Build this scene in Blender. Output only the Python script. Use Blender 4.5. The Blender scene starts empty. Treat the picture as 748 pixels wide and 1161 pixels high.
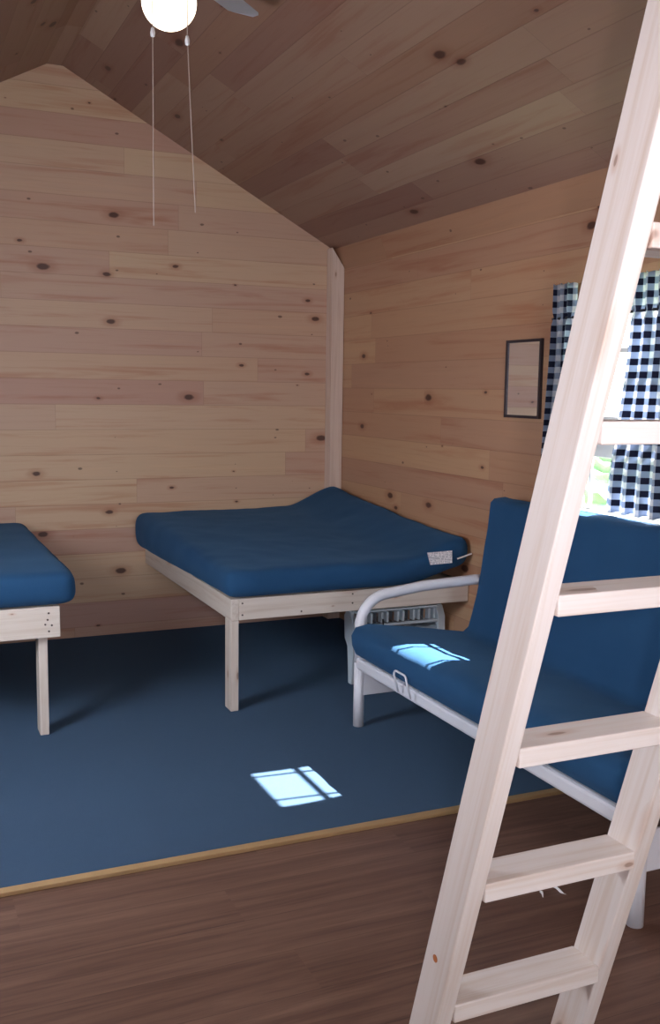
import bpy, bmesh, math, random
from mathutils import Vector, Matrix, noise
C = bpy.context.scene
COL = C.collection
random.seed(4)

# ------------------------------------------------------------------ camera
F_PX, YAW, PITCH, ROLL = 1129.18, 0.4197, -0.1219, 0.0138
CAM = Vector((0, 0, 1.5))
sy, cy_, sp, cp = math.sin(YAW), math.cos(YAW), math.sin(PITCH), math.cos(PITCH)
right = Vector((cy_, -sy, 0)); up0 = Vector((0, 0, 1)); f0 = Vector((sy, cy_, 0))
fwd = f0 * cp + up0 * sp; up = up0 * cp - f0 * sp
r_ = right * math.cos(ROLL) + up * math.sin(ROLL); u_ = up * math.cos(ROLL) - right * math.sin(ROLL)
cam = bpy.data.objects.new('camera', bpy.data.cameras.new('camera')); COL.objects.link(cam)
cam.data.sensor_fit = 'VERTICAL'; cam.data.sensor_height = 24; cam.data.lens = 24 * F_PX / 1161
cam.data.clip_start = 0.02
M = Matrix.Identity(4)
for i in range(3):
    M[i][0], M[i][1], M[i][2], M[i][3] = r_[i], u_[i], -fwd[i], CAM[i]
cam.matrix_world = M
C.camera = cam

# ------------------------------------------------------------------ exposure, sky, sun, lights
C.view_settings.view_transform = 'Standard'; C.view_settings.look = 'None'
C.view_settings.gamma = 1.0; C.view_settings.use_curve_mapping = False
C.view_settings.exposure = 0.0
SUN = 60.0; SKY = 7.0; FLASH = 102.0; FILL_L = 38.0; FILL_R = 38.0; GLOBE = 3.2

wd = bpy.data.worlds.new('sky'); C.world = wd; wd.use_nodes = True
bg = wd.node_tree.nodes['Background']; bg.inputs[0].default_value = (0.80, 0.92, 1.0, 1); bg.inputs[1].default_value = SKY

def light(name, kind, loc, energy, color, **kw):
    l = bpy.data.lights.new(name, kind); l.energy = energy; l.color = color
    for k, v in kw.items(): setattr(l, k, v)
    o = bpy.data.objects.new(name, l); COL.objects.link(o); o.location = loc
    return o
def aim(o, d): o.rotation_euler = Vector(d).to_track_quat('-Z', 'Y').to_euler()
s = light('sun', 'SUN', (6, 3, 6), SUN, (1.0, 0.97, 0.92), angle=0.009)
aim(s, (-1, 0.08, -1.31))
fl = light('camera_flash', 'SPOT', (0.10, 0.0, 1.52), FLASH, (0.98, 0.93, 1.0), shadow_soft_size=0.025, spot_size=math.radians(92), spot_blend=1.0)
aim(fl, (math.sin(0.50), math.cos(0.50), 0.09))
# fill lamps at windows added out of view in the left and rear walls
d1 = light('fill_left', 'AREA', (-0.78, 3.05, 1.45), FILL_L, (0.86, 0.90, 1.0), shape='RECTANGLE', size=0.8, size_y=0.85)
aim(d1, (1, 0.4, -0.5))
d2 = light('fill_rear', 'AREA', (0.9, -1.56, 1.45), FILL_R, (0.92, 0.93, 1.0), shape='RECTANGLE', size=1.1, size_y=1.0)
aim(d2, (0, 1, -0.35))

# ------------------------------------------------------------------ geometry constants
W, D = 2.699, 5.9525            # right wall plane, back wall plane
XL, YR = -0.82, -1.6            # left wall, rear wall
EX, EZ = 2.649, 2.39            # where ceiling meets the leaning frieze board
RX, RZ = 0.938, 3.3045          # ridge
SL = (RZ - EZ) / (EX - RX)

# ------------------------------------------------------------------ node helpers
class N:
    def __init__(s, name):
        s.m = bpy.data.materials.new(name); s.m.use_nodes = True
        s.t = s.m.node_tree; s.b = s.t.nodes['Principled BSDF']; s.out = s.t.nodes['Material Output']
    def n(s, kind, **kw):
        x = s.t.nodes.new(kind)
        for k, v in kw.items(): setattr(x, k, v)
        return x
    def set(s, sock, v):
        if hasattr(v, 'is_output') or isinstance(v, bpy.types.NodeSocket): s.t.links.new(v, sock)
        else:
            sock.default_value = v
    def math(s, op, a, b=0.0, c=None):
        x = s.n('ShaderNodeMath', operation=op); s.set(x.inputs[0], a); s.set(x.inputs[1], b)
        if c is not None: s.set(x.inputs[2], c)
        return x.outputs[0]
    def comb(s, a, b, c=0.0):
        x = s.n('ShaderNodeCombineXYZ'); s.set(x.inputs[0], a); s.set(x.inputs[1], b); s.set(x.inputs[2], c); return x.outputs[0]
    def coord(s, which='Object'):
        t = s.n('ShaderNodeTexCoord'); x = s.n('ShaderNodeSeparateXYZ'); s.t.links.new(t.outputs[which], x.inputs[0]); return x.outputs
    def noise(s, vec, scale=1.0, detail=3.0, rough=0.55, dist=0.0):
        x = s.n('ShaderNodeTexNoise'); s.set(x.inputs['Vector'], vec); x.inputs['Scale'].default_value = scale
        x.inputs['Detail'].default_value = detail; x.inputs['Roughness'].default_value = rough; x.inputs['Distortion'].default_value = dist
        return x.outputs['Fac']
    def ramp(s, fac, stops, interp='LINEAR'):
        x = s.n('ShaderNodeValToRGB'); s.set(x.inputs[0], fac); e = x.color_ramp; e.interpolation = interp
        while len(e.elements) < len(stops): e.elements.new(0.5)
        for el, (p, c) in zip(e.elements, stops):
            el.position = p; el.color = (*c, 1) if len(c) == 3 else c
        return x.outputs[0]
    def mix(s, fac, a, b, blend='MIX'):
        x = s.n('ShaderNodeMix', data_type='RGBA', blend_type=blend)
        s.set(x.inputs[0], fac)
        for sk, v in ((x.inputs[6], a), (x.inputs[7], b)):
            s.set(sk, (*v, 1) if isinstance(v, tuple) and len(v) == 3 else v)
        return x.outputs[2]
    def bump(s, h, strength=0.3, dist=0.01):
        x = s.n('ShaderNodeBump'); x.inputs['Strength'].default_value = strength; x.inputs['Distance'].default_value = dist
        s.set(x.inputs['Height'], h); s.t.links.new(x.outputs[0], s.b.inputs['Normal'])
    def sstep(s, v, a, b):
        x = s.n('ShaderNodeMapRange', interpolation_type='SMOOTHSTEP')
        s.set(x.inputs[0], v); x.inputs[1].default_value = a; x.inputs[2].default_value = b
        return x.outputs[0]

def knots(N_, u, v, su, sv, rmax, density):
    """oval knots: returns (core mask, halo mask)"""
    vor = N_.n('ShaderNodeTexVoronoi', voronoi_dimensions='2D', feature='F1')
    wob = N_.noise(N_.comb(u, v), 30.0, 2.0)
    uu = N_.math('ADD', N_.math('MULTIPLY', u, su), N_.math('MULTIPLY', wob, 0.05))
    vv = N_.math('MULTIPLY', v, sv)
    N_.set(vor.inputs['Vector'], N_.comb(uu, vv)); vor.inputs['Scale'].default_value = 1.0
    sep = N_.n('ShaderNodeSeparateColor'); N_.t.links.new(vor.outputs['Color'], sep.inputs[0])
    rnd = N_.math('MAXIMUM', N_.math('SUBTRACT', sep.outputs[0], 1 - density), 0.0)
    rad = N_.math('MULTIPLY', N_.math('DIVIDE', rnd, density), rmax)
    rel = N_.math('DIVIDE', vor.outputs['Distance'], N_.math('ADD', rad, 1e-4))
    on = N_.math('GREATER_THAN', rnd, 0.001)
    core = N_.math('MULTIPLY', on, N_.math('SUBTRACT', 1.0, N_.sstep(rel, 0.55, 1.0)))
    halo = N_.math('MULTIPLY', on, N_.math('SUBTRACT', 1.0, N_.sstep(rel, 0.7, 2.6)))
    return core, halo

def planks(name, ua, va, width, length, stops, knotc=(0.055, 0.018, 0.014), seam=0.38, off=0.0, vscale=1.0, tint=None, kd=0.5, rough=0.48, kr=0.105):
    q = N(name); c = q.coord()
    u = c[ua]; v = q.math('ADD', q.math('MULTIPLY', c[va], vscale), 10.0 + off)
    vw = q.math('DIVIDE', v, width)
    row = q.math('FLOOR', vw); fv = q.math('FRACT', vw)
    wn = q.n('ShaderNodeTexWhiteNoise', noise_dimensions='1D'); q.set(wn.inputs['W'], row)
    us = q.math('ADD', q.math('DIVIDE', u, length), q.math('MULTIPLY', wn.outputs['Value'], 7.3))
    seg = q.math('FLOOR', us); fu = q.math('FRACT', us)
    w2 = q.n('ShaderNodeTexWhiteNoise', noise_dimensions='2D'); q.set(w2.inputs['Vector'], q.comb(row, seg))
    rid = w2.outputs['Value']
    base = q.ramp(rid, stops)
    idoff = q.math('MULTIPLY', rid, 37.0)
    g1 = q.noise(q.comb(q.math('MULTIPLY', u, 0.9), q.math('ADD', q.math('MULTIPLY', v, 16.0), idoff), idoff), 1.0, 4.0, 0.6, 0.6)
    g2 = q.noise(q.comb(q.math('MULTIPLY', u, 3.0), q.math('ADD', q.math('MULTIPLY', v, 90.0), idoff), idoff), 1.0, 3.0, 0.6, 0.3)
    col = q.mix(q.math('MULTIPLY', q.sstep(g1, 0.50, 0.72), 0.70), base, q.mix(1.0, base, (0.80, 0.56, 0.49), 'MULTIPLY'))
    col = q.mix(q.math('MULTIPLY', q.sstep(g1, 0.46, 0.22), 0.4), col, q.mix(1.0, base, (1.15, 1.13, 1.05), 'MULTIPLY'))
    col = q.mix(q.math('MULTIPLY', q.sstep(g2, 0.5, 0.8), 0.35), col, q.mix(1.0, col, (0.80, 0.70, 0.62), 'MULTIPLY'))
    core, halo = knots(q, u, v, 2.3, 4.4, kr, kd)
    col = q.mix(q.math('MULTIPLY', halo, 0.5), col, q.mix(1.0, col, (0.68, 0.45, 0.38), 'MULTIPLY'))
    col = q.mix(q.math('MULTIPLY', core, 0.88), col, knotc)
    core2, halo2 = knots(q, q.math('ADD', u, 3.7), q.math('ADD', v, 1.9), 4.0, 7.0, 0.07, kd * 0.5)
    col = q.mix(q.math('MULTIPLY', core2, 0.7), col, knotc)
    e = q.math('MULTIPLY', q.math('MINIMUM', fv, q.math('SUBTRACT', 1.0, fv)), width)
    sm = q.math('SUBTRACT', 1.0, q.sstep(e, 0.0008, 0.0028))
    e2 = q.math('MULTIPLY', q.math('MINIMUM', fu, q.math('SUBTRACT', 1.0, fu)), length)
    sm2 = q.math('SUBTRACT', 1.0, q.sstep(e2, 0.0005, 0.002))
    smm = q.math('MAXIMUM', sm, sm2)
    col = q.mix(q.math('MULTIPLY', smm, seam), col, q.mix(1.0, col, (0.45, 0.33, 0.28), 'MULTIPLY'))
    if tint: col = q.mix(1.0, col, tint, 'MULTIPLY')
    q.set(q.b.inputs['Base Color'], col); q.b.inputs['Roughness'].default_value = rough
    q.bump(q.math('SUBTRACT', 1.0, smm), 0.25, 0.002)
    return q.m

def lumber(name, base, dark, knot=True, rough=0.6):
    """grain along local X of each piece"""
    q = N(name); c = q.coord()
    oi = q.n('ShaderNodeObjectInfo'); off = q.math('MULTIPLY', oi.outputs['Random'], 53.0)
    u = q.math('ADD', c[0], off)
    yz = q.math('ADD', c[1], q.math('MULTIPLY', c[2], 0.7))
    g = q.noise(q.comb(q.math('MULTIPLY', u, 1.2), q.math('MULTIPLY', c[1], 38), q.math('MULTIPLY', c[2], 38)), 1.0, 4, 0.6, 0.8)
    g2 = q.noise(q.comb(q.math('MULTIPLY', u, 5), q.math('MULTIPLY', c[1], 160), q.math('MULTIPLY', c[2], 160)), 1.0, 2, 0.5)
    col = q.mix(q.sstep(g, 0.42, 0.75), base, dark)
    col = q.mix(q.math('MULTIPLY', q.sstep(g2, 0.5, 0.8), 0.3), col, dark)
    if knot:
        core, halo = knots(q, u, yz, 3.2, 12.0, 0.15, 0.35)
        col = q.mix(q.math('MULTIPLY', halo, 0.45), col, (0.55, 0.33, 0.22))
        col = q.mix(q.math('MULTIPLY', core, 0.6), col, (0.20, 0.09, 0.05))
    q.set(q.b.inputs['Base Color'], col); q.b.inputs['Roughness'].default_value = rough
    q.bump(g2, 0.12, 0.001)
    return q.m

def plain(name, col, rough=0.5, metal=0.0, var=0.08, scale=20.0, spec=0.5, bump=0.0, coat=0.0):
    q = N(name); t = q.n('ShaderNodeTexCoord'); f = q.noise(t.outputs['Object'], scale, 3)
    lo = tuple(x * (1 - var) for x in col); hi = tuple(min(1, x * (1 + var)) for x in col)
    q.set(q.b.inputs['Base Color'], q.mix(f, lo, hi))
    q.b.inputs['Roughness'].default_value = rough; q.b.inputs['Metallic'].default_value = metal
    q.b.inputs['Specular IOR Level'].default_value = spec; q.b.inputs['Coat Weight'].default_value = coat
    if bump: q.bump(f, bump, 0.004)
    return q.m

PALE = [(0.0, (0.55, 0.36, 0.275)), (0.3, (0.64, 0.47, 0.32)), (0.55, (0.53, 0.325, 0.25)), (0.8, (0.66, 0.49, 0.315)), (1.0, (0.52, 0.33, 0.275))]
WARM = [(0.0, (0.50, 0.295, 0.195)), (0.3, (0.55, 0.355, 0.225)), (0.6, (0.47, 0.27, 0.18)), (0.85, (0.56, 0.365, 0.235)), (1.0, (0.46, 0.27, 0.19))]
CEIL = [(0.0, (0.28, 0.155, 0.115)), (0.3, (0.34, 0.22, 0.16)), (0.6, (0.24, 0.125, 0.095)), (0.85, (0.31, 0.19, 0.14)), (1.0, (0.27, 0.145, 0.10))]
m_back = planks('pine_back_wall', 0, 2, 0.148, 2.1, PALE, tint=(1.0, 0.95, 0.94))
m_right = planks('pine_right_wall', 1, 2, 0.148, 1.9, WARM, off=0.03, tint=(0.98, 0.91, 0.83))
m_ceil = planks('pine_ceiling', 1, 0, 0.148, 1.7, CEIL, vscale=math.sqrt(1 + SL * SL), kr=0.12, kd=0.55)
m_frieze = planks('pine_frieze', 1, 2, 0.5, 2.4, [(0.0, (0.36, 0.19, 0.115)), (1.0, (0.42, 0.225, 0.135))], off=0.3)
m_lad = lumber('ladder_lumber', (0.78, 0.71, 0.68), (0.68, 0.57, 0.50))
m_bed = lumber('bed_lumber', (0.70, 0.61, 0.54), (0.58, 0.47, 0.39))
m_post = lumber('post_lumber', (0.72, 0.56, 0.47), (0.60, 0.43, 0.34))
m_white = plain('white_enamel', (0.72, 0.72, 0.78), 0.35, var=0.03)
m_heat = plain('heater_enamel', (0.66, 0.76, 0.84), 0.35, var=0.04)
m_chrome = plain('chrome', (0.75, 0.75, 0.78), 0.22, 1.0, var=0.03)
m_darkm = plain('dark_metal', (0.05, 0.05, 0.055), 0.45, 0.6)
m_frame = plain('mirror_frame_dark', (0.045, 0.035, 0.045), 0.4, 0.3)
m_scr = plain('screw_head', (0.12, 0.09, 0.08), 0.5, 0.5)
m_brass = plain('brass', (0.8, 0.62, 0.35), 0.3, 0.9)
m_cord = plain('pull_cord', (0.42, 0.32, 0.28), 0.7)
m_edge = plain('carpet_edge_wood', (0.42, 0.27, 0.13), 0.5, var=0.15, scale=9)
m_paper = plain('paper_white', (0.85, 0.83, 0.85), 0.7, var=0.03)
m_blade = plain('fan_blade_white', (0.60, 0.60, 0.68), 0.45, var=0.04)
m_sash = plain('window_paint', (0.82, 0.82, 0.80), 0.4, var=0.02)
m_stain = plain('resin_stain', (0.50, 0.16, 0.05), 0.5)
m_grass = plain('grass', (0.16, 0.30, 0.10), 0.9, var=0.4, scale=6, bump=0.3)
m_leaf = plain('foliage', (0.22, 0.34, 0.20), 0.8, var=0.5, scale=3)
m_bark = plain('bark', (0.12, 0.08, 0.06), 0.9, var=0.3)

def m_label():
    q = N('care_label_print'); c = q.coord()
    l = q.math('GREATER_THAN', q.math('FRACT', q.math('MULTIPLY', c[2], 150.0)), 0.55)
    n = q.math('GREATER_THAN', q.noise(q.comb(q.math('MULTIPLY', c[0], 140), q.math('MULTIPLY', c[2], 60)), 1.0, 1), 0.47)
    q.set(q.b.inputs['Base Color'], q.mix(q.math('MULTIPLY', l, n), (0.86, 0.84, 0.88), (0.30, 0.30, 0.36)))
    return q.m
m_lab = m_label()

def fabric(name, a, b):
    q = N(name); t = q.n('ShaderNodeTexCoord')
    f = q.noise(t.outputs['Object'], 5.0, 3); w = q.noise(t.outputs['Object'], 380.0, 2)
    col = q.mix(f, a, b); col = q.mix(q.math('MULTIPLY', w, 0.35), col, tuple(x * 0.6 for x in a))
    q.set(q.b.inputs['Base Color'], col); q.b.inputs['Roughness'].default_value = 0.85
    q.b.inputs['Specular IOR Level'].default_value = 0.12; q.b.inputs['Sheen Weight'].default_value = 0.13; q.b.inputs['Sheen Tint'].default_value = (0.30, 0.60, 1.0, 1)
    q.bump(q.math('ADD', w, q.math('MULTIPLY', f, 0.3)), 0.25, 0.004)
    return q.m
m_blue = fabric('blue_canvas', (0.018, 0.068, 0.16), (0.026, 0.09, 0.20))

def carpet_mat():
    q = N('blue_carpet'); t = q.n('ShaderNodeTexCoord')
    f = q.noise(t.outputs['Object'], 1.6, 3); w = q.noise(t.outputs['Object'], 260.0, 3, 0.8); w2 = q.noise(t.outputs['Object'], 60.0, 3, 0.7)
    col = q.mix(f, (0.050, 0.086, 0.146), (0.060, 0.102, 0.172)); col = q.mix(q.math('MULTIPLY', w2, 0.5), col, (0.034, 0.066, 0.115))
    q.set(q.b.inputs['Base Color'], col); q.b.inputs['Roughness'].default_value = 0.95
    q.b.inputs['Specular IOR Level'].default_value = 0.08; q.b.inputs['Sheen Weight'].default_value = 0.13; q.b.inputs['Sheen Tint'].default_value = (0.35, 0.62, 1.0, 1)
    q.bump(w, 0.5, 0.006); return q.m
m_carpet = carpet_mat()

def laminate():
    q = N('brown_laminate'); c = q.coord()
    v = q.math('ADD', c[1], 10.0); vw = q.math('DIVIDE', v, 0.19); row = q.math('FLOOR', vw); fv = q.math('FRACT', vw)
    wn = q.n('ShaderNodeTexWhiteNoise', noise_dimensions='1D'); q.set(wn.inputs['W'], row)
    us = q.math('ADD', q.math('DIVIDE', c[0], 1.25), q.math('MULTIPLY', wn.outputs['Value'], 5.1)); seg = q.math('FLOOR', us)
    w2 = q.n('ShaderNodeTexWhiteNoise', noise_dimensions='2D'); q.set(w2.inputs['Vector'], q.comb(row, seg))
    off = q.math('MULTIPLY', w2.outputs['Value'], 20.0)
    g = q.noise(q.comb(q.math('MULTIPLY', c[0], 1.1), q.math('ADD', q.math('MULTIPLY', v, 22.0), off), off), 1.0, 5, 0.65, 0.8)
    g2 = q.noise(q.comb(q.math('MULTIPLY', c[0], 6), q.math('ADD', q.math('MULTIPLY', v, 120.0), off), off), 1.0, 3, 0.6, 0.3)
    col = q.ramp(g, [(0.30, (0.100, 0.050, 0.037)), (0.5, (0.160, 0.086, 0.063)), (0.72, (0.225, 0.130, 0.096))])
    col = q.mix(q.math('MULTIPLY', q.sstep(g2, 0.45, 0.8), 0.4), col, (0.06, 0.028, 0.02))
    e = q.math('MULTIPLY', q.math('MINIMUM', fv, q.math('SUBTRACT', 1.0, fv)), 0.19)
    sm = q.math('SUBTRACT', 1.0, q.sstep(e, 0.0005, 0.0018))
    col = q.mix(q.math('MULTIPLY', sm, 0.5), col, (0.03, 0.015, 0.01))
    q.set(q.b.inputs['Base Color'], col); q.b.inputs['Roughness'].default_value = 0.42
    q.b.inputs['Specular IOR Level'].default_value = 0.4
    return q.m
m_lam = laminate()

def gingham():
    q = N('navy_gingham'); t = q.n('ShaderNodeUVMap'); x = q.n('ShaderNodeSeparateXYZ'); q.t.links.new(t.outputs[0], x.inputs[0])
    a = q.math('GREATER_THAN', q.math('FRACT', q.math('DIVIDE', x.outputs[0], 0.050)), 0.5)
    b = q.math('GREATER_THAN', q.math('FRACT', q.math('DIVIDE', x.outputs[1], 0.050)), 0.5)
    col = q.ramp(q.math('MULTIPLY', q.math('ADD', a, b), 0.5), [(0.0, (0.80, 0.80, 0.84)), (0.5, (0.36, 0.42, 0.55)), (1.0, (0.012, 0.016, 0.05))])
    q.set(q.b.inputs['Base Color'], col); q.b.inputs['Roughness'].default_value = 0.85
    tr = q.n('ShaderNodeBsdfTranslucent'); q.set(tr.inputs[0], col)
    mx = q.n('ShaderNodeMixShader'); mx.inputs[0].default_value = 0.45
    q.t.links.new(q.b.outputs[0], mx.inputs[1]); q.t.links.new(tr.outputs[0], mx.inputs[2]); q.t.links.new(mx.outputs[0], q.out.inputs[0])
    return q.m
m_ging = gingham()

def mirror_mat():
    q = N('mirror_glass'); t = q.n('ShaderNodeTexCoord')
    f = q.noise(t.outputs['Object'], 3.0, 2); q.set(q.b.inputs['Base Color'], q.mix(f, (0.86, 0.87, 0.86), (0.90, 0.90, 0.89)))
    q.b.inputs['Metallic'].default_value = 1.0; q.b.inputs['Roughness'].default_value = 0.01
    return q.m
m_mirror = mirror_mat()

def glass_mat():
    q = N('window_glass')
    tr = q.n('ShaderNodeBsdfTransparent'); gl = q.n('ShaderNodeBsdfGlossy'); gl.inputs['Roughness'].default_value = 0.02
    mx = q.n('ShaderNodeMixShader'); mx.inputs[0].default_value = 0.05
    q.t.links.new(tr.outputs[0], mx.inputs[1]); q.t.links.new(gl.outputs[0], mx.inputs[2]); q.t.links.new(mx.outputs[0], q.out.inputs[0])
    return q.m
m_glass = glass_mat()

def globe_mat():
    q = N('lit_opal_globe'); q.b.inputs['Base Color'].default_value = (0.9, 0.86, 0.8, 1)
    q.b.inputs['Emission Color'].default_value = (1.0, 0.86, 0.66, 1); q.b.inputs['Emission Strength'].default_value = GLOBE
    return q.m
m_globe = globe_mat()

# ------------------------------------------------------------------ mesh helpers
def tag(o, label=None, cat=None, group=None, kind=None):
    if label: o['label'] = label
    if cat: o['category'] = cat
    if group: o['group'] = group
    if kind: o['kind'] = kind
    return o
def empty(name, loc, label, cat, group=None):
    o = bpy.data.objects.new(name, None); COL.objects.link(o); o.location = loc; o.empty_display_size = 0.1
    return tag(o, label, cat, group)
def wloc(o):
    v = Vector((0, 0, 0))
    while o is not None: v += o.location; o = o.parent
    return v
def link(name, me, mat, parent=None, mw=None, smooth=False):
    """mesh in its own frame mw (a world matrix); parents are never rotated"""
    o = bpy.data.objects.new(name, me); COL.objects.link(o); me.materials.append(mat)
    mw = mw or Matrix.Identity(4)
    if parent is not None:
        o.parent = parent; mw = Matrix.Translation(-wloc(parent)) @ mw
    o.matrix_basis = mw
    if smooth:
        for p in me.polygons: p.use_smooth = True
    return o
def bm_mesh(bm, name):
    me = bpy.data.meshes.new(name); bmesh.ops.recalc_face_normals(bm, faces=bm.faces); bm.to_mesh(me); bm.free(); return me
def bm_box(bm, lo, hi):
    r = bmesh.ops.create_cube(bm, size=1.0); c = [(a + b) / 2 for a, b in zip(lo, hi)]; d = [b - a for a, b in zip(lo, hi)]
    for v in r['verts']: v.co = Vector((c[i] + v.co[i] * d[i] for i in range(3)))
    return r['verts']
def box(name, lo, hi, mat, parent=None, bevel=0.0):
    """box given in world coordinates; keeps world-aligned object coordinates (origin 0)"""
    bm = bmesh.new(); bm_box(bm, lo, hi)
    if bevel: bmesh.ops.bevel(bm, geom=bm.edges[:], offset=bevel, segments=2, profile=0.5, affect='EDGES')
    return link(name, bm_mesh(bm, name), mat, parent)
def frame_of(p0, p1, upv):
    x = (p1 - p0).normalized(); y = upv.cross(x).normalized(); z = x.cross(y)
    m = Matrix.Identity(4); c = (p0 + p1) / 2
    for i in range(3): m[i][0], m[i][1], m[i][2], m[i][3] = x[i], y[i], z[i], c[i]
    return m, (p1 - p0).length
def beam(name, p0, p1, w, h, mat, parent=None, upv=(0, 0, 1), bevel=0.003, trim=None):
    """lumber from p0 to p1; w across, h along upv; grain on local X. trim: optional function on world coords of the end vertices"""
    p0, p1 = Vector(p0), Vector(p1); m, L = frame_of(p0, p1, Vector(upv))
    bm = bmesh.new(); bm_box(bm, (-L / 2, -w / 2, -h / 2), (L / 2, w / 2, h / 2))
    if trim:
        mi = m.inverted()
        for v in bm.verts: v.co = mi @ trim(m @ v.co, v.co.x > 0)
    if bevel: bmesh.ops.bevel(bm, geom=bm.edges[:], offset=bevel, segments=2, profile=0.5, affect='EDGES')
    return link(name, bm_mesh(bm, name), mat, parent, m)
def tube_mesh(pts, r, name, seg=14, closed=False):
    pts = [Vector(p) for p in pts]; bm = bmesh.new(); rings = []
    n = len(pts); prev = None
    for i, p in enumerate(pts):
        if closed: d = (pts[(i + 1) % n] - pts[i - 1]).normalized()
        else: d = (pts[min(i + 1, n - 1)] - pts[max(i - 1, 0)]).normalized()
        if prev is None: a = d.orthogonal().normalized()
        else: a = (prev - d * prev.dot(d)).normalized()
        prev = a; b = d.cross(a)
        rr = r[i] if isinstance(r, (list, tuple)) else r
        rings.append([bm.verts.new(p + (a * math.cos(t) + b * math.sin(t)) * rr) for t in [2 * math.pi * k / seg for k in range(seg)]])
    for i in range(n if closed else n - 1):
        A, B = rings[i], rings[(i + 1) % n]
        for k in range(seg): bm.faces.new((A[k], A[(k + 1) % seg], B[(k + 1) % seg], B[k]))
    if not closed: bm.faces.new(rings[0][::-1]); bm.faces.new(rings[-1])
    return bm_mesh(bm, name)
def tube(name, pts, r, mat, parent=None, seg=14, closed=False):
    o = link(name, tube_mesh(pts, r, name, seg, closed), mat, parent)
    for p in o.data.polygons: p.use_smooth = len(p.vertices) == 4
    return o
def arc(c, r, a0, a1, n, ax1, ax2):
    c, ax1, ax2 = Vector(c), Vector(ax1), Vector(ax2)
    return [c + ax1 * r * math.cos(a0 + (a1 - a0) * i / n) + ax2 * r * math.sin(a0 + (a1 - a0) * i / n) for i in range(n + 1)]
def lathe(name, prof, c, mat, parent=None, seg=40):
    bm = bmesh.new(); rings = []; c = Vector(c)
    for (r, z) in prof:
        if r < 1e-5: rings.append([bm.verts.new(c + Vector((0, 0, z)))])
        else: rings.append([bm.verts.new(c + Vector((r * math.cos(2 * math.pi * k / seg), r * math.sin(2 * math.pi * k / seg), z))) for k in range(seg)])
    for A, B in zip(rings, rings[1:]):
        for k in range(seg):
            k2 = (k + 1) % seg
            if len(A) == 1: bm.faces.new((A[0], B[k], B[k2]))
            elif len(B) == 1: bm.faces.new((A[k], A[k2], B[0]))
            else: bm.faces.new((A[k], A[k2], B[k2], B[k]))
    return link(name, bm_mesh(bm, name), mat, parent, smooth=True)
def prism(name, poly, a0, a1, axis, mat, parent=None, bevel=0.0):
    """poly of 2-D points in the two other axes, extruded along axis"""
    bm = bmesh.new()
    def P(q, a):
        if axis == 1: return (q[0], a, q[1])
        if axis == 0: return (a, q[0], q[1])
        return (q[0], q[1], a)
    A = [bm.verts.new(P(q, a0)) for q in poly]; B = [bm.verts.new(P(q, a1)) for q in poly]; n = len(poly)
    bm.faces.new(A); bm.faces.new(B[::-1])
    for i in range(n): bm.faces.new((A[i], B[i], B[(i + 1) % n], A[(i + 1) % n]))
    if bevel: bmesh.ops.bevel(bm, geom=bm.edges[:], offset=bevel, segments=2, profile=0.5, affect='EDGES')
    return link(name, bm_mesh(bm, name), mat, parent)
def struct(o): o['kind'] = 'structure'; return o

# ================================================================== THE SETTING
struct(box('floor', (XL - .1, YR - .1, -0.12), (W + .1, D + .1, -0.008), m_lam))
CY = 2.974
struct(box('carpet', (XL, CY, -0.008), (W, D, 0.004), m_carpet))
struct(box('trim_1', (XL, CY - 0.034, -0.008), (W, CY, 0.006), m_edge, bevel=0.002))

def gable(name, y0, y1, mat, opening=None):
    zl = EZ - 0.0; prof = [(XL, -0.1), (W, -0.1), (W, EZ - SL * (W - EX) + 0.0), (RX + 0.045, RZ - 0.024), (RX - 0.045, RZ - 0.024), (XL, RZ - SL * (RX - XL))]
    return struct(prism(name, [(x, z + (0.03 if z > 1 else 0)) for x, z in prof], y0, y1, 1, mat))
gable('wall_back', D, D + 0.12, m_back)
# rear wall in pieces round an added, unseen window
LZ = RZ - SL * (RX - XL)
bm = bmesh.new()
bm_box(bm, (XL, YR - .12, -.1), (0.35, YR, 2.4)); bm_box(bm, (1.45, YR - .12, -.1), (W, YR, 2.4))
bm_box(bm, (0.35, YR - .12, -.1), (1.45, YR, 0.95)); bm_box(bm, (0.35, YR - .12, 1.95), (1.45, YR, 2.4))
bm_box(bm, (XL, YR - .12, 2.4), (W, YR, 3.4))
struct(link('wall_rear', bm_mesh(bm, 'wall_rear'), m_back))
# left wall round an added, unseen window
bm = bmesh.new()
bm_box(bm, (XL - .12, YR - .12, -.1), (XL, 2.63, 2.5)); bm_box(bm, (XL - .12, 3.47, -.1), (XL, D + .12, 2.5))
bm_box(bm, (XL - .12, 2.63, -.1), (XL, 3.47, 1.0)); bm_box(bm, (XL - .12, 2.63, 1.9), (XL, 3.47, 2.5))
struct(link('wall_left', bm_mesh(bm, 'wall_left'), m_right))
# right wall (board thickness) round the window we see
TH = 0.03
WY0, WY1, WZ0, WZ1 = 2.90, 3.45, 1.015, 1.955
bm = bmesh.new()
bm_box(bm, (W, YR - .12, -.1), (W + TH, WY0, 2.45)); bm_box(bm, (W, WY1, -.1), (W + TH, D + .12, 2.45))
bm_box(bm, (W, WY0, -.1), (W + TH, WY1, WZ0)); bm_box(bm, (W, WY0, WZ1), (W + TH, WY1, 2.45))
struct(link('wall_right', bm_mesh(bm, 'wall_right'), m_right))
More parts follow.
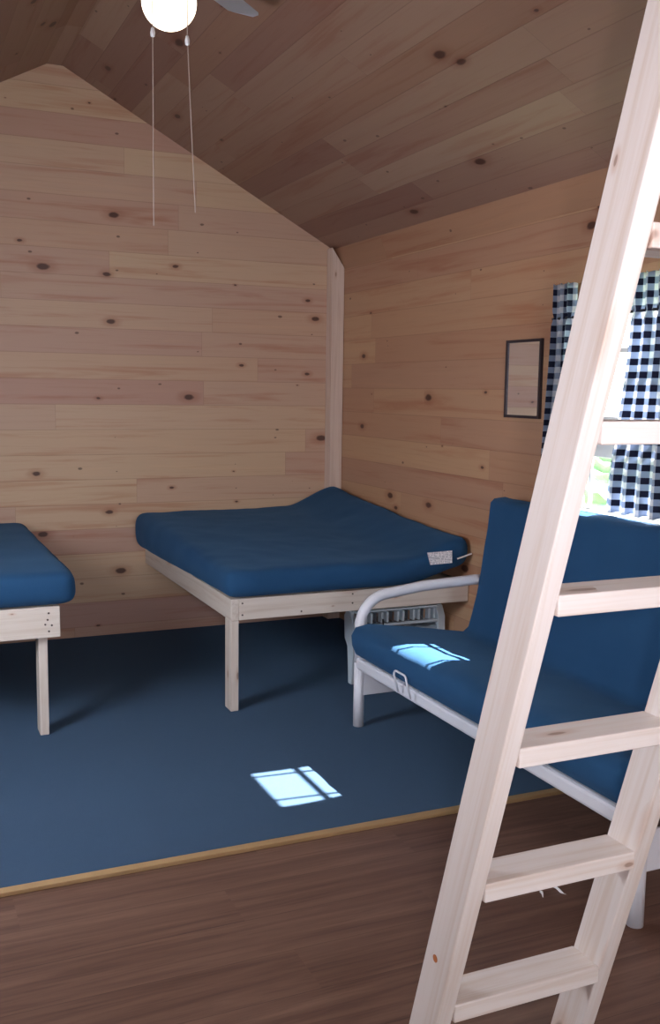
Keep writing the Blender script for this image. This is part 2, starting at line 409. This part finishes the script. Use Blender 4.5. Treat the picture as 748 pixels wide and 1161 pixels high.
# ceiling slopes, with the flat strip at the ridge
t = 0.1
cpoly = [(W + .05, EZ - SL * (W + .05 - EX)), (RX + 0.045, RZ - 0.024), (RX - 0.045, RZ - 0.024), (XL - .05, RZ - SL * (RX - XL + .05)),
         (XL - .05, RZ - SL * (RX - XL + .05) + t), (RX, RZ + t), (W + .05, EZ - SL * (W + .05 - EX) + t)]
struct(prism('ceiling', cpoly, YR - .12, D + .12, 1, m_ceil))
# leaning frieze board between ceiling and right wall
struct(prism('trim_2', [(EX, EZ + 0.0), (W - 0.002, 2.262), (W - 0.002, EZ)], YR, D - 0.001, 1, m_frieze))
# corner post
px0, py0 = W - 0.088, D - 0.085
def cut(P, end):
    if end: P = Vector((P.x, P.y, EZ - SL * (P.x - EX) - 0.02)) if P.x < EX + .02 else Vector((P.x, P.y, 2.27))
    return P
struct(beam('trim_3', ((px0 + W - .003) / 2, (py0 + D - .002) / 2, 0.004), ((px0 + W - .003) / 2, (py0 + D - .002) / 2, 2.3), 0.083, 0.085, m_post, None, (1, 0, 0), 0.002, cut))

# windows
TH = 0.03
def window(name, axis, wall_in, out, a0, a1, z0, z1, muntins, zbars, casing=0.0):
    """two-sash window; axis 0: lies in an x plane (a = y), axis 1: lies in a y plane (a = x)"""
    root = struct(bpy.data.objects.new(name, None)); COL.objects.link(root)
    root.location = (wall_in, (a0 + a1) / 2, z0) if axis == 0 else ((a0 + a1) / 2, wall_in, z0)
    s = 1 if out > 0 else -1
    def b(nm, d0, d1, p0, p1, q0, q1, mat, par=root, bev=0.0015):
        d0, d1 = sorted((wall_in + s * d0, wall_in + s * d1))
        if axis == 0: return box(nm, (d0, p0, q0), (d1, p1, q1), mat, par, bev)
        return box(nm, (p0, d0, q0), (p1, d1, q1), mat, par, bev)
    fr = b('window_frame', 0.0, TH, a0, a0 + 0.014, z0, z1, m_sash)
    b('window_frame', 0.0, TH, a1 - 0.010, a1, z0, z1, m_sash); b('window_frame', 0.0, TH, a0, a1, z1 - 0.008, z1, m_sash)
    d = 0.008
    sash = b('sash', d, d + 0.018, a0 + .014, a1 - .010, z0, z0 + 0.016, m_sash)
    for mpos in muntins: b('muntin', d + .002, d + 0.014, mpos - 0.007, mpos + 0.007, z0 + .012, z1 - .008, m_sash, sash)
    for zb, hh in zbars: b('sash_rail', d, d + 0.016, a0 + .014, a1 - .010, zb - hh, zb + hh, m_sash, sash)
    b('window_pane', d + .007, d + .009, a0 + .012, a1 - .008, z0 + .01, z1 - .006, m_glass, sash, 0)
    if casing:
        b('window_casing', -0.014, 0.0, a1, a1 + casing, z0, z1 + casing, m_right); b('window_casing', -0.014, 0.0, a0 - casing, a0, z0, z1 + casing, m_right)
        b('window_casing', -0.014, 0.0, a0, a1, z1, z1 + casing, m_right)
        b('window_sill', -0.045, TH + .01, a0 - casing - .01, a1 + casing + .01, z0 - 0.028, z0, m_sash)
    return root
window('window_1', 0, W, 1, WY0, WY1, WZ0, WZ1, (3.385, 3.150, 2.965), ((1.675, .010), (1.398, .010), (1.288, .050)), 0.045)  # wide lowest rail is added, behind a tread, to trim the seat's sun patch
window('added_window_2', 0, XL, -1, 2.63, 3.47, 1.0, 1.9, (2.91, 3.19), ((1.45, .015),))  # unseen window added to house the left fill lamp
window('added_window_3', 1, YR, -1, 0.35, 1.45, 0.95, 1.95, (0.7, 1.1), ((1.45, .015),))  # unseen window added behind the camera for the rear fill lamp

# outdoors beyond the window
struct(box('ground', (W + .5, -15, -0.75), (45, 40, -0.6), m_grass))
def bush(x, y, r, h, label):
    t_ = empty('bush', (x, y, -0.6), label, 'bush')
    for k in range(3):
        a = k * 2.1
        tube('stem', [(x, y, -0.62), (x + .15 * math.cos(a), y + .15 * math.sin(a), -.3), (x + .4 * math.cos(a), y + .4 * math.sin(a), .1)], [.03, .025, .015], m_bark, t_, 8)
    bm = bmesh.new(); bmesh.ops.create_icosphere(bm, subdivisions=5, radius=1.0)
    for v in bm.verts:
        k = 1 + 0.25 * noise.noise(v.co * 2.2 + Vector((x, y, 0))) + 0.22 * noise.noise(v.co * 7)
        v.co = Vector((x, y, -.45 + h / 2)) + Vector((v.co.x * r * k, v.co.y * r * k, v.co.z * h * .5 * k))
    link('foliage', bm_mesh(bm, 'foliage'), m_leaf, t_)
bush(7.4, 9.0, 1.3, 1.5, 'pale green bush outside the window, seen through the lower pane')

# ================================================================== LOFT (ladder's upper support, above the camera)
loft = empty('loft', (0.9, 1.0, 2.20), 'pine sleeping loft above the viewpoint that the ladder leans on', 'loft')
beam('loft_joist', (XL + .002, 0.985, 2.29), (W - .06, 0.985, 2.29), 0.038, 0.14, m_bed, loft)
box('loft_deck', (XL + .002, YR + .002, 2.362), (2.60, 1.005, 2.38), m_bed, loft)

# ================================================================== LADDER
LX, LT, LW, LY, LK, R0, RS, DEP, XS = 0.9633, 0.038, 0.3629, 1.7723, 0.2793, 0.2659, 0.2977, 0.0909, 0.0275
lad = empty('ladder', (LX + .2, LY - .04, 0), 'pale lumber ladder with flat treads leaning up to the loft in the right foreground', 'ladder')
def lpt(x, z, yoff): return Vector((x + XS * z, LY - LK * z - yoff, z))
def stringer(x):
    ztop = 2.62
    def flat(P, end):
        if not end: # foot cut level with the floor
            dz = P.z; return Vector((P.x - XS * dz, P.y + LK * dz, 0.0 - 0.008))
        return P
    a = lpt(x + LT / 2, 0, DEP / 2); b = lpt(x + LT / 2, ztop, DEP / 2)
    # thickness perpendicular to the stringer in the y-z plane
    perp = DEP * math.cos(math.atan(LK))
    d = (b - a).normalized(); xaxis = Vector((1, 0, 0))
    return beam('stringer', a, b, LT, perp, m_lad, lad, (0, 1, 0), 0.003, flat)
sl = stringer(LX); stringer(LX + LT + LW)
for i in range(-1, 8):
    z = R0 + RS * i
    if z < 0.1: continue
    y0 = LY - LK * z
    xa = LX + LT + XS * z
    ym = y0 - DEP / 2
    beam('tread', (xa, ym, z - LT / 2), (xa + LW, ym, z - LT / 2), DEP, LT, m_lad, lad, (0, 0, 1), 0.003)
# amber stain low on the left stringer
bm = bmesh.new(); bmesh.ops.create_circle(bm, cap_ends=True, radius=0.008, segments=14)
zz = 0.365; pm = Matrix.Translation((LX + XS * zz - 0.0012, LY - LK * zz - DEP * 0.45, zz)) @ Matrix.Rotation(-math.pi / 2, 4, 'Y')
bmesh.ops.solidify(bm, geom=bm.faces[:], thickness=0.001)
st = link('resin_spot', bm_mesh(bm, 'resin_spot'), m_stain, lad, pm); st['label'] = 'small amber resin spot'

# ================================================================== MATTRESSES
def soft_box(name, x0, x1, y0, y1, r, H, deform, mat, parent=None, n=(44, 52, 6)):
    """rounded slab 0..H, then deform(x,y,z01) -> z ; lumpy"""
    nx, ny, nz = n; bm = bmesh.new(); vs = {}
    def P(i, j, k):
        key = (i, j, k)
        if key in vs: return vs[key]
        x = x0 + (x1 - x0) * i / nx; y = y0 + (y1 - y0) * j / ny; z = H * k / nz
        rz = min(H / 2, r); c = Vector((min(max(x, x0 + r), x1 - r), min(max(y, y0 + r), y1 - r), min(max(z, rz), H - rz)))
        d = Vector((x, y, z)) - c
        if d.length > 1e-6:
            q = Vector((d.x / r, d.y / r, d.z / rz)); m_ = max(abs(q.x), abs(q.y), abs(q.z))
            q = q.normalized() * m_; d = Vector((q.x * r, q.y * r, q.z * rz))
        p = c + d
        vs[key] = bm.verts.new(deform(p)); return vs[key]
    # non-uniform index spacing is not needed: many cells near the rim come from the clamp
    for i in range(nx):
        for j in range(ny):
            bm.faces.new((P(i, j, 0), P(i, j + 1, 0), P(i + 1, j + 1, 0), P(i + 1, j, 0)))
            bm.faces.new((P(i, j, nz), P(i + 1, j, nz), P(i + 1, j + 1, nz), P(i, j + 1, nz)))
    for i in range(nx):
        for k in range(nz):
            bm.faces.new((P(i, 0, k), P(i + 1, 0, k), P(i + 1, 0, k + 1), P(i, 0, k + 1)))
            bm.faces.new((P(i, ny, k), P(i, ny, k + 1), P(i + 1, ny, k + 1), P(i + 1, ny, k)))
    for j in range(ny):
        for k in range(nz):
            bm.faces.new((P(0, j, k), P(0, j, k + 1), P(0, j + 1, k + 1), P(0, j + 1, k)))
            bm.faces.new((P(nx, j, k), P(nx, j + 1, k), P(nx, j + 1, k + 1), P(nx, j, k + 1)))
    o = link(name, bm_mesh(bm, name), mat, parent, smooth=True)
    md = o.modifiers.new('s', 'SUBSURF'); md.levels = 1; md.render_levels = 1
    return o
def ss(x, a, b):
    t = min(1, max(0, (x - a) / (b - a))); return t * t * (3 - 2 * t)

# bed in the corner
BX, BY, BT, BL = 1.422, 4.2886, 0.536, 0.435
MX0, MX1, MY0, MY1, MH = 1.345, 2.692, 4.262, 5.925, 0.135
def def1(p):
    fx = (p.x - MX0) / (MX1 - MX0); fy = (p.y - MY0) / (MY1 - MY0); t = p.z / MH
    base = BT + 0.002
    rise_r = 0.105 * ss(p.x, 2.30, 2.70)                       # pushed up against the right wall
    corner = 0.03 * math.exp(-((p.x - 2.66) ** 2 + (p.y - 5.92) ** 2) / 0.07)
    z = base + p.z + t * 0.085 * ss(fy, 0.0, 1.0) + rise_r * (0.75 + 0.25 * t) + corner * t
    z -= 0.010 * (1 - ss(p.y, MY0, MY0 + .12)) * (1 - t) * ss(p.x, 1.5, 1.42) * 0
    top = t
    z += top * (0.007 * noise.noise(Vector((p.x * 5, p.y * 5, 1))) + 0.004 * noise.noise(Vector((p.x * 13, p.y * 13, 2))))
    x = p.x + 0.05 * (1 - ss(fy, 0, 1)) * (1 - ss(fx, 0, 1)) + 0.006 * noise.noise(Vector((p.y * 6, p.z * 9, 3)))
    y = p.y + 0.008 * noise.noise(Vector((p.x * 7, p.z * 9, 7)))
    return Vector((min(x, W - .002), min(y, D - .002), z))
mat1 = soft_box('mattress', MX0, MX1, MY0, MY1, 0.055, MH, def1, m_blue)
tag(mat1, 'thin blue mattress on the wooden bed in the corner, with white labels on its edge', 'mattress')
def label_plate(pts, th, name, mat, parent, lab):
    bm = bmesh.new(); A = [bm.verts.new(p) for p in pts]; B = [bm.verts.new(Vector(p) + Vector((0, -th, 0))) for p in pts]
    bm.faces.new(A); bm.faces.new(B[::-1])
    for i in range(len(pts)): bm.faces.new((A[i], B[i], B[(i + 1) % len(pts)], A[(i + 1) % len(pts)]))
    o = link(name, bm_mesh(bm, name), mat, parent); o['label'] = lab; return o
label_plate([(2.432, 4.262, .706), (2.575, 4.262, .708), (2.570, 4.250, .648), (2.445, 4.250, .645)], 0.0015, 'care_label', m_lab, mat1, 'white printed care label')
label_plate([(2.605, 4.262, .668), (2.69, 4.262, .690), (2.69, 4.256, .684), (2.605, 4.256, .662)], 0.0015, 'fabric_tag', m_paper, mat1, 'narrow white fabric tag')

def screw(p, parent, axis='y'):
    bm = bmesh.new(); bmesh.ops.create_cone(bm, cap_ends=True, segments=12, radius1=0.0045, radius2=0.004, depth=0.003)
    m = Matrix.Translation(p) @ Matrix.Rotation(math.pi / 2, 4, 'X')
    return link('screw', bm_mesh(bm, 'screw'), m_scr, parent, m)

bed = empty('platform_bed', (BX, BY, 0), 'pale lumber platform bed in the corner under the blue mattress', 'bed')
rh = BT - BL; rz = (BT + BL) / 2
beam('side_rail', (BX + .019, BY, rz), (BX + .019, D - .003, rz), 0.038, rh, m_bed, bed)
beam('front_rail', (BX + .0385, BY + .019, rz), (W - .003, BY + .019, rz), 0.038, rh, m_bed, bed)
beam('wall_ledger', (BX + .04, D - .022, rz), (W - .10, D - .022, rz), 0.038, rh, m_bed, bed)
beam('wall_ledger', (W - .022, BY + .04, rz), (W - .022, D - .095, rz), 0.038, rh, m_bed, bed)
for k in range(4):
    y = BY + .33 + k * .34
    beam('cross_slat', (BX + .039, y, rz), (W - .042, y, rz), 0.038, rh * .85, m_bed, bed)
box('deck_board', (BX + .04, BY + .04, BT - .012), (W - .004, D - .09, BT), m_bed, bed)
beam('leg', (BX + .019, BY + .045, 0.004), (BX + .019, BY + .045, BL), 0.038, 0.089, m_bed, bed, (0, 1, 0))
for p in ((BX + .055, BY - .001, .515), (BX + .055, BY - .001, .46), (2.04, BY - .001, .52), (2.04, BY - .001, .475), (BX + .35, BY - .001, .455)): screw(p, bed)

# bed at the left
AX, AY, AT, AB = 0.647, 4.244, 0.575, 0.442
bed2 = empty('platform_bed', (0.5, AY, 0), 'pale lumber platform bed cut off by the left edge of the photo', 'bed')
rz = (AT + AB) / 2; rh = AT - AB
beam('front_rail', (XL + .003, AY + .019, rz), (AX, AY + .019, rz), 0.038, rh, m_bed, bed2)
beam('side_rail', (AX - .03, AY + .039, rz), (AX - .03, D - .003, rz), 0.038, rh, m_bed, bed2)
beam('wall_ledger', (XL + .003, D - .022, rz), (AX - .05, D - .022, rz), 0.038, rh, m_bed, bed2)
box('deck_board', (XL + .004, AY + .04, AT - .012), (AX - .05, D - .045, AT), m_bed, bed2)
beam('leg', (0.580, AY + .086, 0.004), (0.580, AY + .086, AB + .10), 0.038, 0.089, m_bed, bed2, (0, 1, 0))
beam('leg', (XL + .05, AY + .086, 0.004), (XL + .05, AY + .086, AB + .10), 0.038, 0.089, m_bed, bed2, (0, 1, 0))
for p in ((.60, AY - .001, .548), (.595, AY - .001, .520), (.585, AY - .001, .50), (.612, AY - .001, .495), (.60, AY - .001, .47)): screw(p, bed2)
NX0, NX1, NY0, NY1, NH = XL + .01, 0.722, 4.215, 5.91, 0.150
def def2(p):
    t = p.z / NH; z = AT + 0.002 + p.z
    z += t * (0.006 * noise.noise(Vector((p.x * 5, p.y * 5, 11))))
    x = p.x + 0.006 * noise.noise(Vector((p.y * 6, p.z * 9, 13)))
    y = p.y + 0.008 * noise.noise(Vector((p.x * 7, p.z * 9, 17)))
    return Vector((x, y, z))
tag(soft_box('mattress', NX0, NX1, NY0, NY1, 0.06, NH, def2, m_blue), 'blue mattress on the wooden bed at the left edge of the photo', 'mattress')

# ================================================================== FUTON
FX, FY0, FY1 = 1.89, 2.09, 3.877
fut = empty('futon', (2.25, 3.0, 0), 'futon base of white metal tubes and panels under the window', 'futon')
R = 0.024
def arm(y):
    y += 0.015 if y > 3 else -0.015
    pts = [(FX, y, 0.30), (FX, y, 0.46)] + arc((FX + .14, y, .46), .14, math.pi, math.pi * .53, 8, (1, 0, 0), (0, 0, 1)) + \
          [(2.20, y, .622), (2.47, y, .634)] + arc((2.50, y, .574), .06, math.pi * .45, 0, 5, (1, 0, 0), (0, 0, 1)) + [(2.56, y, .45), (2.56, y, .30)]
    tube('armrest', pts, R, m_white, fut, 16)
def leg(x, y):
    y += 0.015 if y > 3 else -0.015
    tube('leg', [(x, y, 0.006), (x, y, 0.30)], R, m_white, fut, 16)
for y in (FY0, FY1):
    arm(y); leg(FX, y); leg(2.56, y)
    box('end_panel', (FX + .01, y - .006, 0.150), (2.55, y + .006, 0.275), m_white, fut, 0.003)
box('front_rail', (FX - .022, FY0 - .01, 0.272), (FX + .018, FY1 + .01, 0.325), m_white, fut, 0.012)
box('rear_rail', (2.54, FY0 - .01, 0.272), (2.575, FY1 + .01, 0.322), m_white, fut, 0.008)
for k in range(14):
    y = FY0 + .08 + k * (FY1 - FY0 - .16) / 13
    tube('seat_slat', [(FX + .015, y, .305), (2.545, y, .305)], 0.009, m_white, fut, 8)
tube('back_frame', [(2.60, FY0 + .05, .34), (2.662, FY0 + .05, .93), (2.662, FY1 - .08, .93), (2.60, FY1 - .08, .34)], 0.012, m_white, fut, 10)
def wire_loop(y):
    w, h = 0.052, 0.082
    pts = [(FX - .046, y - w, .30)] + arc((FX - .066, y - w + .02, .31 + h - .02), .02, math.pi, math.pi / 2, 4, (0, 1, 0), (0, 0, 1)) + \
          arc((FX - .066, y + w - .02, .31 + h - .02), .02, math.pi / 2, 0, 4, (0, 1, 0), (0, 0, 1)) + [(FX - .046, y + w, .30)]
    tube('mattress_stop', pts, 0.0045, m_white, fut, 8)
wire_loop(3.385)

# folded mattress: one L-shaped cushion swept along y
prof = [(1.885, .333), (1.850, .350), (1.828, .39), (1.826, .435), (1.850, .470), (1.915, .480), (2.02, .466), (2.12, .450), (2.24, .430), (2.34, .412), (2.40, .405),
        (2.425, .425), (2.442, .49), (2.462, .58), (2.482, .68), (2.502, .79), (2.514, .88), (2.522, .965), (2.528, .995), (2.545, 1.010), (2.60, 1.018), (2.640, 1.010), (2.655, .98),
        (2.64, .85), (2.622, .70), (2.60, .55), (2.585, .42), (2.57, .345), (2.53, .335), (2.35, .334), (2.10, .334)]
def seat_mesh():
    bm = bmesh.new(); n = len(prof); P = [Vector((a, 0, b)) for a, b in prof]
    nor = []
    for i in range(n):
        d = (P[(i + 1) % n] - P[i - 1]).normalized(); nn = Vector((-d.z, 0, d.x)); nor.append(nn)
    y0, y1 = FY0 + .012, FY1 - .012; rr = 0.022
    st = []
    for k in range(6):
        a = math.pi / 2 * k / 5; st.append((y0 + rr * (1 - math.sin(a)) if False else y0 + rr * (1 - math.cos(math.pi / 2 - a)) , rr * (1 - math.sin(a))))
    ys = [y0 + rr * (1 - math.cos(a)) for a in [math.pi / 2 * k / 5 for k in range(6)]]
    ins = [rr * (1 - math.sin(a)) for a in [math.pi / 2 * k / 5 for k in range(6)]]
    sec = list(zip(ys, ins)); m_ = 44
    sec += [(y0 + rr + (y1 - y0 - 2 * rr) * k / m_, 0.0) for k in range(1, m_)]
    sec += [(y1 - (a - y0), b) for a, b in sec[5::-1]]
    rings = []
    for y, inn in sec:
        ring = []
        for p, nn in zip(P, nor):
            q = Vector((p.x - nn.x * inn, y, p.z - nn.z * inn))
            lump = 0.010 * noise.noise(Vector((q.x * 6, y * 4, q.z * 6))) + 0.005 * noise.noise(Vector((q.x * 15, y * 13, q.z * 15)))
            if q.z < .36: lump = 0
            q += nn * (-lump)
            if p.z > .95: q.z += 0.010 * noise.noise(Vector((y * 3.5, 5, 0)))
            ring.append(bm.verts.new(q))
        rings.append(ring)
    for A, B in zip(rings, rings[1:]):
        for i in range(n): bm.faces.new((A[i], A[(i + 1) % n], B[(i + 1) % n], B[i]))
    for rg in (rings[0], rings[-1]):
        bm.faces.new(rg)
    bm.normal_update()
    bmesh.ops.triangulate(bm, faces=[f for f in bm.faces if len(f.verts) > 4], ngon_method='EAR_CLIP')
    return bm_mesh(bm, 'futon_mattress')
fm = link('futon_mattress', seat_mesh(), m_blue, smooth=True)
tag(fm, 'blue futon mattress folded upright against the window wall with sunlight on its seat', 'mattress')

# ================================================================== HEATER under the corner bed
HX0, HX1, HY = 2.125, 2.665, 4.46
ht = empty('space_heater', ((HX0 + HX1) / 2, HY, 0.004), 'white metal electric heater with chrome tube standing under the corner bed', 'heater')
def side(x):
    w = .022 if x < 2.4 else .045
    yz = [(HY + .01, .004), (HY + .05, .004), (HY + .055, .20), (HY + .10, .23), (HY + .11, .35), (HY + .07, .39), (HY + .03, .378), (HY - .003, .325), (HY - .006, .14)]
    prism('end_cap', yz, x, x + w, 0, m_heat, ht, 0.006)
side(HX0); side(HX1 - .045)
box('back_panel', (HX0 + .02, HY + .095, .23), (HX1 - .034, HY + .105, .35), m_chrome, ht, 0.002)
tube('reflector_tube', [(HX0 + .03, HY + .03, .262), (HX1 - .03, HY + .03, .262)], .024, m_chrome, ht, 16)
box('top_rail', (HX0 + .02, HY + .0, .298), (HX1 - .034, HY + .012, .312), m_heat, ht, .002)
box('top_cover', (HX0 + .02, HY + .02, .372), (HX1 - .034, HY + .115, .382), m_heat, ht, .002)
for k in range(15):
    x = HX0 + .055 + k * (HX1 - HX0 - .11) / 14
    box('heating_fin', (x - .006, HY + .02, .312), (x + .006, HY + .10, .366), m_heat if k % 3 else m_chrome, ht, 0.001)
tube('power_cord', [(2.29, HY - .012, .34), (2.292, HY - .018, .28), (2.286, HY - .018, .21), (2.288, HY - .014, .10), (2.30, HY - .03, .012), (2.4, HY - .06, .010)], 0.004, m_darkm, ht, 8)

# ================================================================== MIRROR
my0, my1, mz0, mz1 = 3.729, 4.007, 1.383, 1.742
mir = empty('wall_mirror', (W, (my0 + my1) / 2, (mz0 + mz1) / 2), 'small rectangular mirror in a thin dark frame on the right wall', 'mirror')
bm = bmesh.new(); f = 0.013
for lo, hi in (((W - .016, my0, mz0), (W - .001, my1, mz0 + f)), ((W - .016, my0, mz1 - f), (W - .001, my1, mz1)),
               ((W - .016, my0, mz0 + f), (W - .001, my0 + f, mz1 - f)), ((W - .016, my1 - f, mz0 + f), (W - .001, my1, mz1 - f))): bm_box(bm, lo, hi)
link('mirror_frame', bm_mesh(bm, 'mirror_frame'), m_frame, mir)
box('mirror_glass', (W - .010, my0 + f, mz0 + f), (W - .001, my1 - f, mz1 - f), m_mirror, mir)

# ================================================================== CURTAINS
RODX, RODZ = W - .065, 1.815
rod = empty('curtain_rod', (RODX, 3.1, RODZ), 'thin grey curtain rod above the window', 'curtain rod')
tube('rod', [(RODX, 2.48, RODZ), (RODX, 3.585, RODZ)], 0.006, m_darkm, rod, 10)
for y in (2.50, 3.575): tube('bracket', [(W - .001, y, RODZ), (RODX, y, RODZ)], 0.005, m_darkm, rod, 8)
def curtain(ytop0, ytop1, ybot0, ybot1, z0, z1, waves, seed, label, dx=0.0):
    """gathered panel; header ruffle above the rod pocket; uv in metres of cloth"""
    nu, nv = 150, 60; bm = bmesh.new(); uvl = bm.loops.layers.uv.new('UVMap'); g = []
    cloth = (abs(ytop1 - ytop0)) * 1.55
    for j in range(nv + 1):
        t = j / nv; z = z0 + (z1 - z0) * t; row = []
        s_ = ss(z, z0, RODZ)
        pinch = math.exp(-((z - RODZ) / 0.018) ** 2)
        for i in range(nu + 1):
            a = i / nu; ya = ybot0 + (ytop0 - ybot0) * s_; yb = ybot1 + (ytop1 - ybot1) * s_
            ph = a * waves * 2 * math.pi + seed + 0.8 * noise.noise(Vector((a * 4, z * 1.5, seed)))
            amp = (0.020 + 0.006 * noise.noise(Vector((a * 3, z, seed + 4)))) * (1 - 0.55 * pinch) * (1.0 if z < RODZ else 0.8)
            y = ya + (yb - ya) * a + 0.006 * math.sin(ph * 1.0 + 1.2)
            zz_ = z + 0.003 * math.sin(ph * 2) * (1 if j in (0, nv) else 0)
            side_ = -1 if z > -9 else 1
            x = RODX - 0.010 + dx + amp * math.sin(ph)
            row.append(bm.verts.new((x, y, zz_)))
        g.append(row)
    for j in range(nv):
        for i in range(nu):
            f_ = bm.faces.new((g[j][i], g[j][i + 1], g[j + 1][i + 1], g[j + 1][i]))
            for lp, (ii, jj) in zip(f_.loops, ((i, j), (i + 1, j), (i + 1, j + 1), (i, j + 1))):
                lp[uvl].uv = (cloth * ii / nu, (z1 - z0) * jj / nv)
    me = bpy.data.meshes.new('curtain'); bm.to_mesh(me); bm.free()
    o = link('curtain', me, m_ging, smooth=True)
    sd = o.modifiers.new('t', 'SOLIDIFY'); sd.thickness = 0.0015
    return tag(o, label, 'curtain')
curtain(3.092, 2.50, 3.182, 2.46, 1.035, 1.955, 9, 1.0, 'navy and white gingham curtain panel on the right side of the window, glowing with daylight')
curtain(3.575, 3.43, 3.62, 3.455, 1.035, 1.955, 3, 2.2, 'navy and white gingham curtain panel left of the window, beside the mirror')

# ================================================================== CEILING FAN WITH LIGHT
fx, fy = RX - .005, 3.49
fan = empty('ceiling_fan', (fx, fy, 3.28), 'white ceiling fan with a lit globe lamp hanging from the ridge', 'ceiling fan')
lathe('canopy', [(0, 3.285), (.065, 3.28), (.06, 3.24), (.02, 3.215), (0, 3.215)], (fx, fy, 0), m_blade, fan)
tube('downrod', [(fx, fy, 3.25), (fx, fy, 3.08)], .012, m_blade, fan)
lathe('motor_housing', [(0, 3.09), (.05, 3.085), (.11, 3.06), (.125, 3.02), (.12, 2.975), (.08, 2.95), (.045, 2.94), (.04, 2.905), (0, 2.905)], (fx, fy, 0), m_blade, fan)
lathe('lamp_fitter', [(0, 2.91), (.05, 2.91), (.06, 2.895), (.055, 2.872), (0, 2.872)], (fx, fy, 0), m_brass, fan)
gl = lathe('globe', [(0.052, 2.873)] + [(0.093 * math.cos(a), 2.799 + 0.09 * math.sin(a)) for a in [math.radians(56 - 146 * k / 22) for k in range(22)]] + [(0, 2.707)], (fx, fy, 0), m_globe, fan)
gl['label'] = 'glowing white glass globe'
for k in range(3):
    a = math.radians(44 + 120 * k); d = Vector((math.cos(a), math.sin(a), 0)); n_ = Vector((-d.y, d.x, 0))
    bm = bmesh.new(); o_ = Vector((fx, fy, 2.955)); out = []
    for s_, w in ((.17, .045), (.22, .058), (.42, .068), (.55, .066), (.575, .054), (.585, .025)):
        out.append((o_ + d * s_, w))
    L_ = [bm.verts.new(p + n_ * w + Vector((0, 0, .012))) for p, w in out]; R_ = [bm.verts.new(p - n_ * w - Vector((0, 0, .012))) for p, w in out]
    for i in range(len(out) - 1): bm.faces.new((L_[i], L_[i + 1], R_[i + 1], R_[i]))
    bmesh.ops.solidify(bm, geom=bm.faces[:], thickness=0.006)
    bl = link('fan_blade', bm_mesh(bm, 'fan_blade'), m_blade, fan)
    beam('blade_bracket', o_ + d * .09 + Vector((0, 0, .004)), o_ + d * .22 + Vector((0, 0, -.006)), .03, .006, m_brass, bl)
def chain(x, y, ztop, zf, xb, zb):
    c = tube('pull_cord', [(fx + (x - fx) * .35, fy + (y - fy) * .35, 2.885), (x, y, 2.86), (x, y, zf + .02), ((x + xb) / 2, y, (zf + zb) / 2), (xb, y, zb)], 0.0017, m_cord, fan, 6)
    lathe('cord_connector', [(0, .018), (.005, .015), (.0085, 0), (.007, -.012), (0, -.016)], (x, y, zf), m_paper, c, 12)
chain(0.853, 3.40, 2.87, 2.662, 0.852, 2.042)
chain(0.962, 3.37, 2.87, 2.643, 0.988, 2.092)

# ================================================================== scraps on the wood floor behind the ladder
def scrap(p, a, L, label):
    d = Vector((math.cos(a), math.sin(a), 0)); p = Vector(p)
    pts = [p + d * (L * k / 6) + Vector((0, 0, .004 + .006 * math.sin(k * .9))) for k in range(7)]
    o = tube('wood_shaving', pts, [.001, .003, .004, .004, .004, .003, .001], m_paper, None, 8); tag(o, label, 'scrap', 'scraps on the wood floor')
scrap((1.752, 2.318, -.008), 1.1, .055, 'tiny curled white scrap on the wood floor seen between ladder treads')
scrap((1.812, 2.362, -.008), -1.2, .055, 'tiny white scrap on the wood floor, right of the curled one')
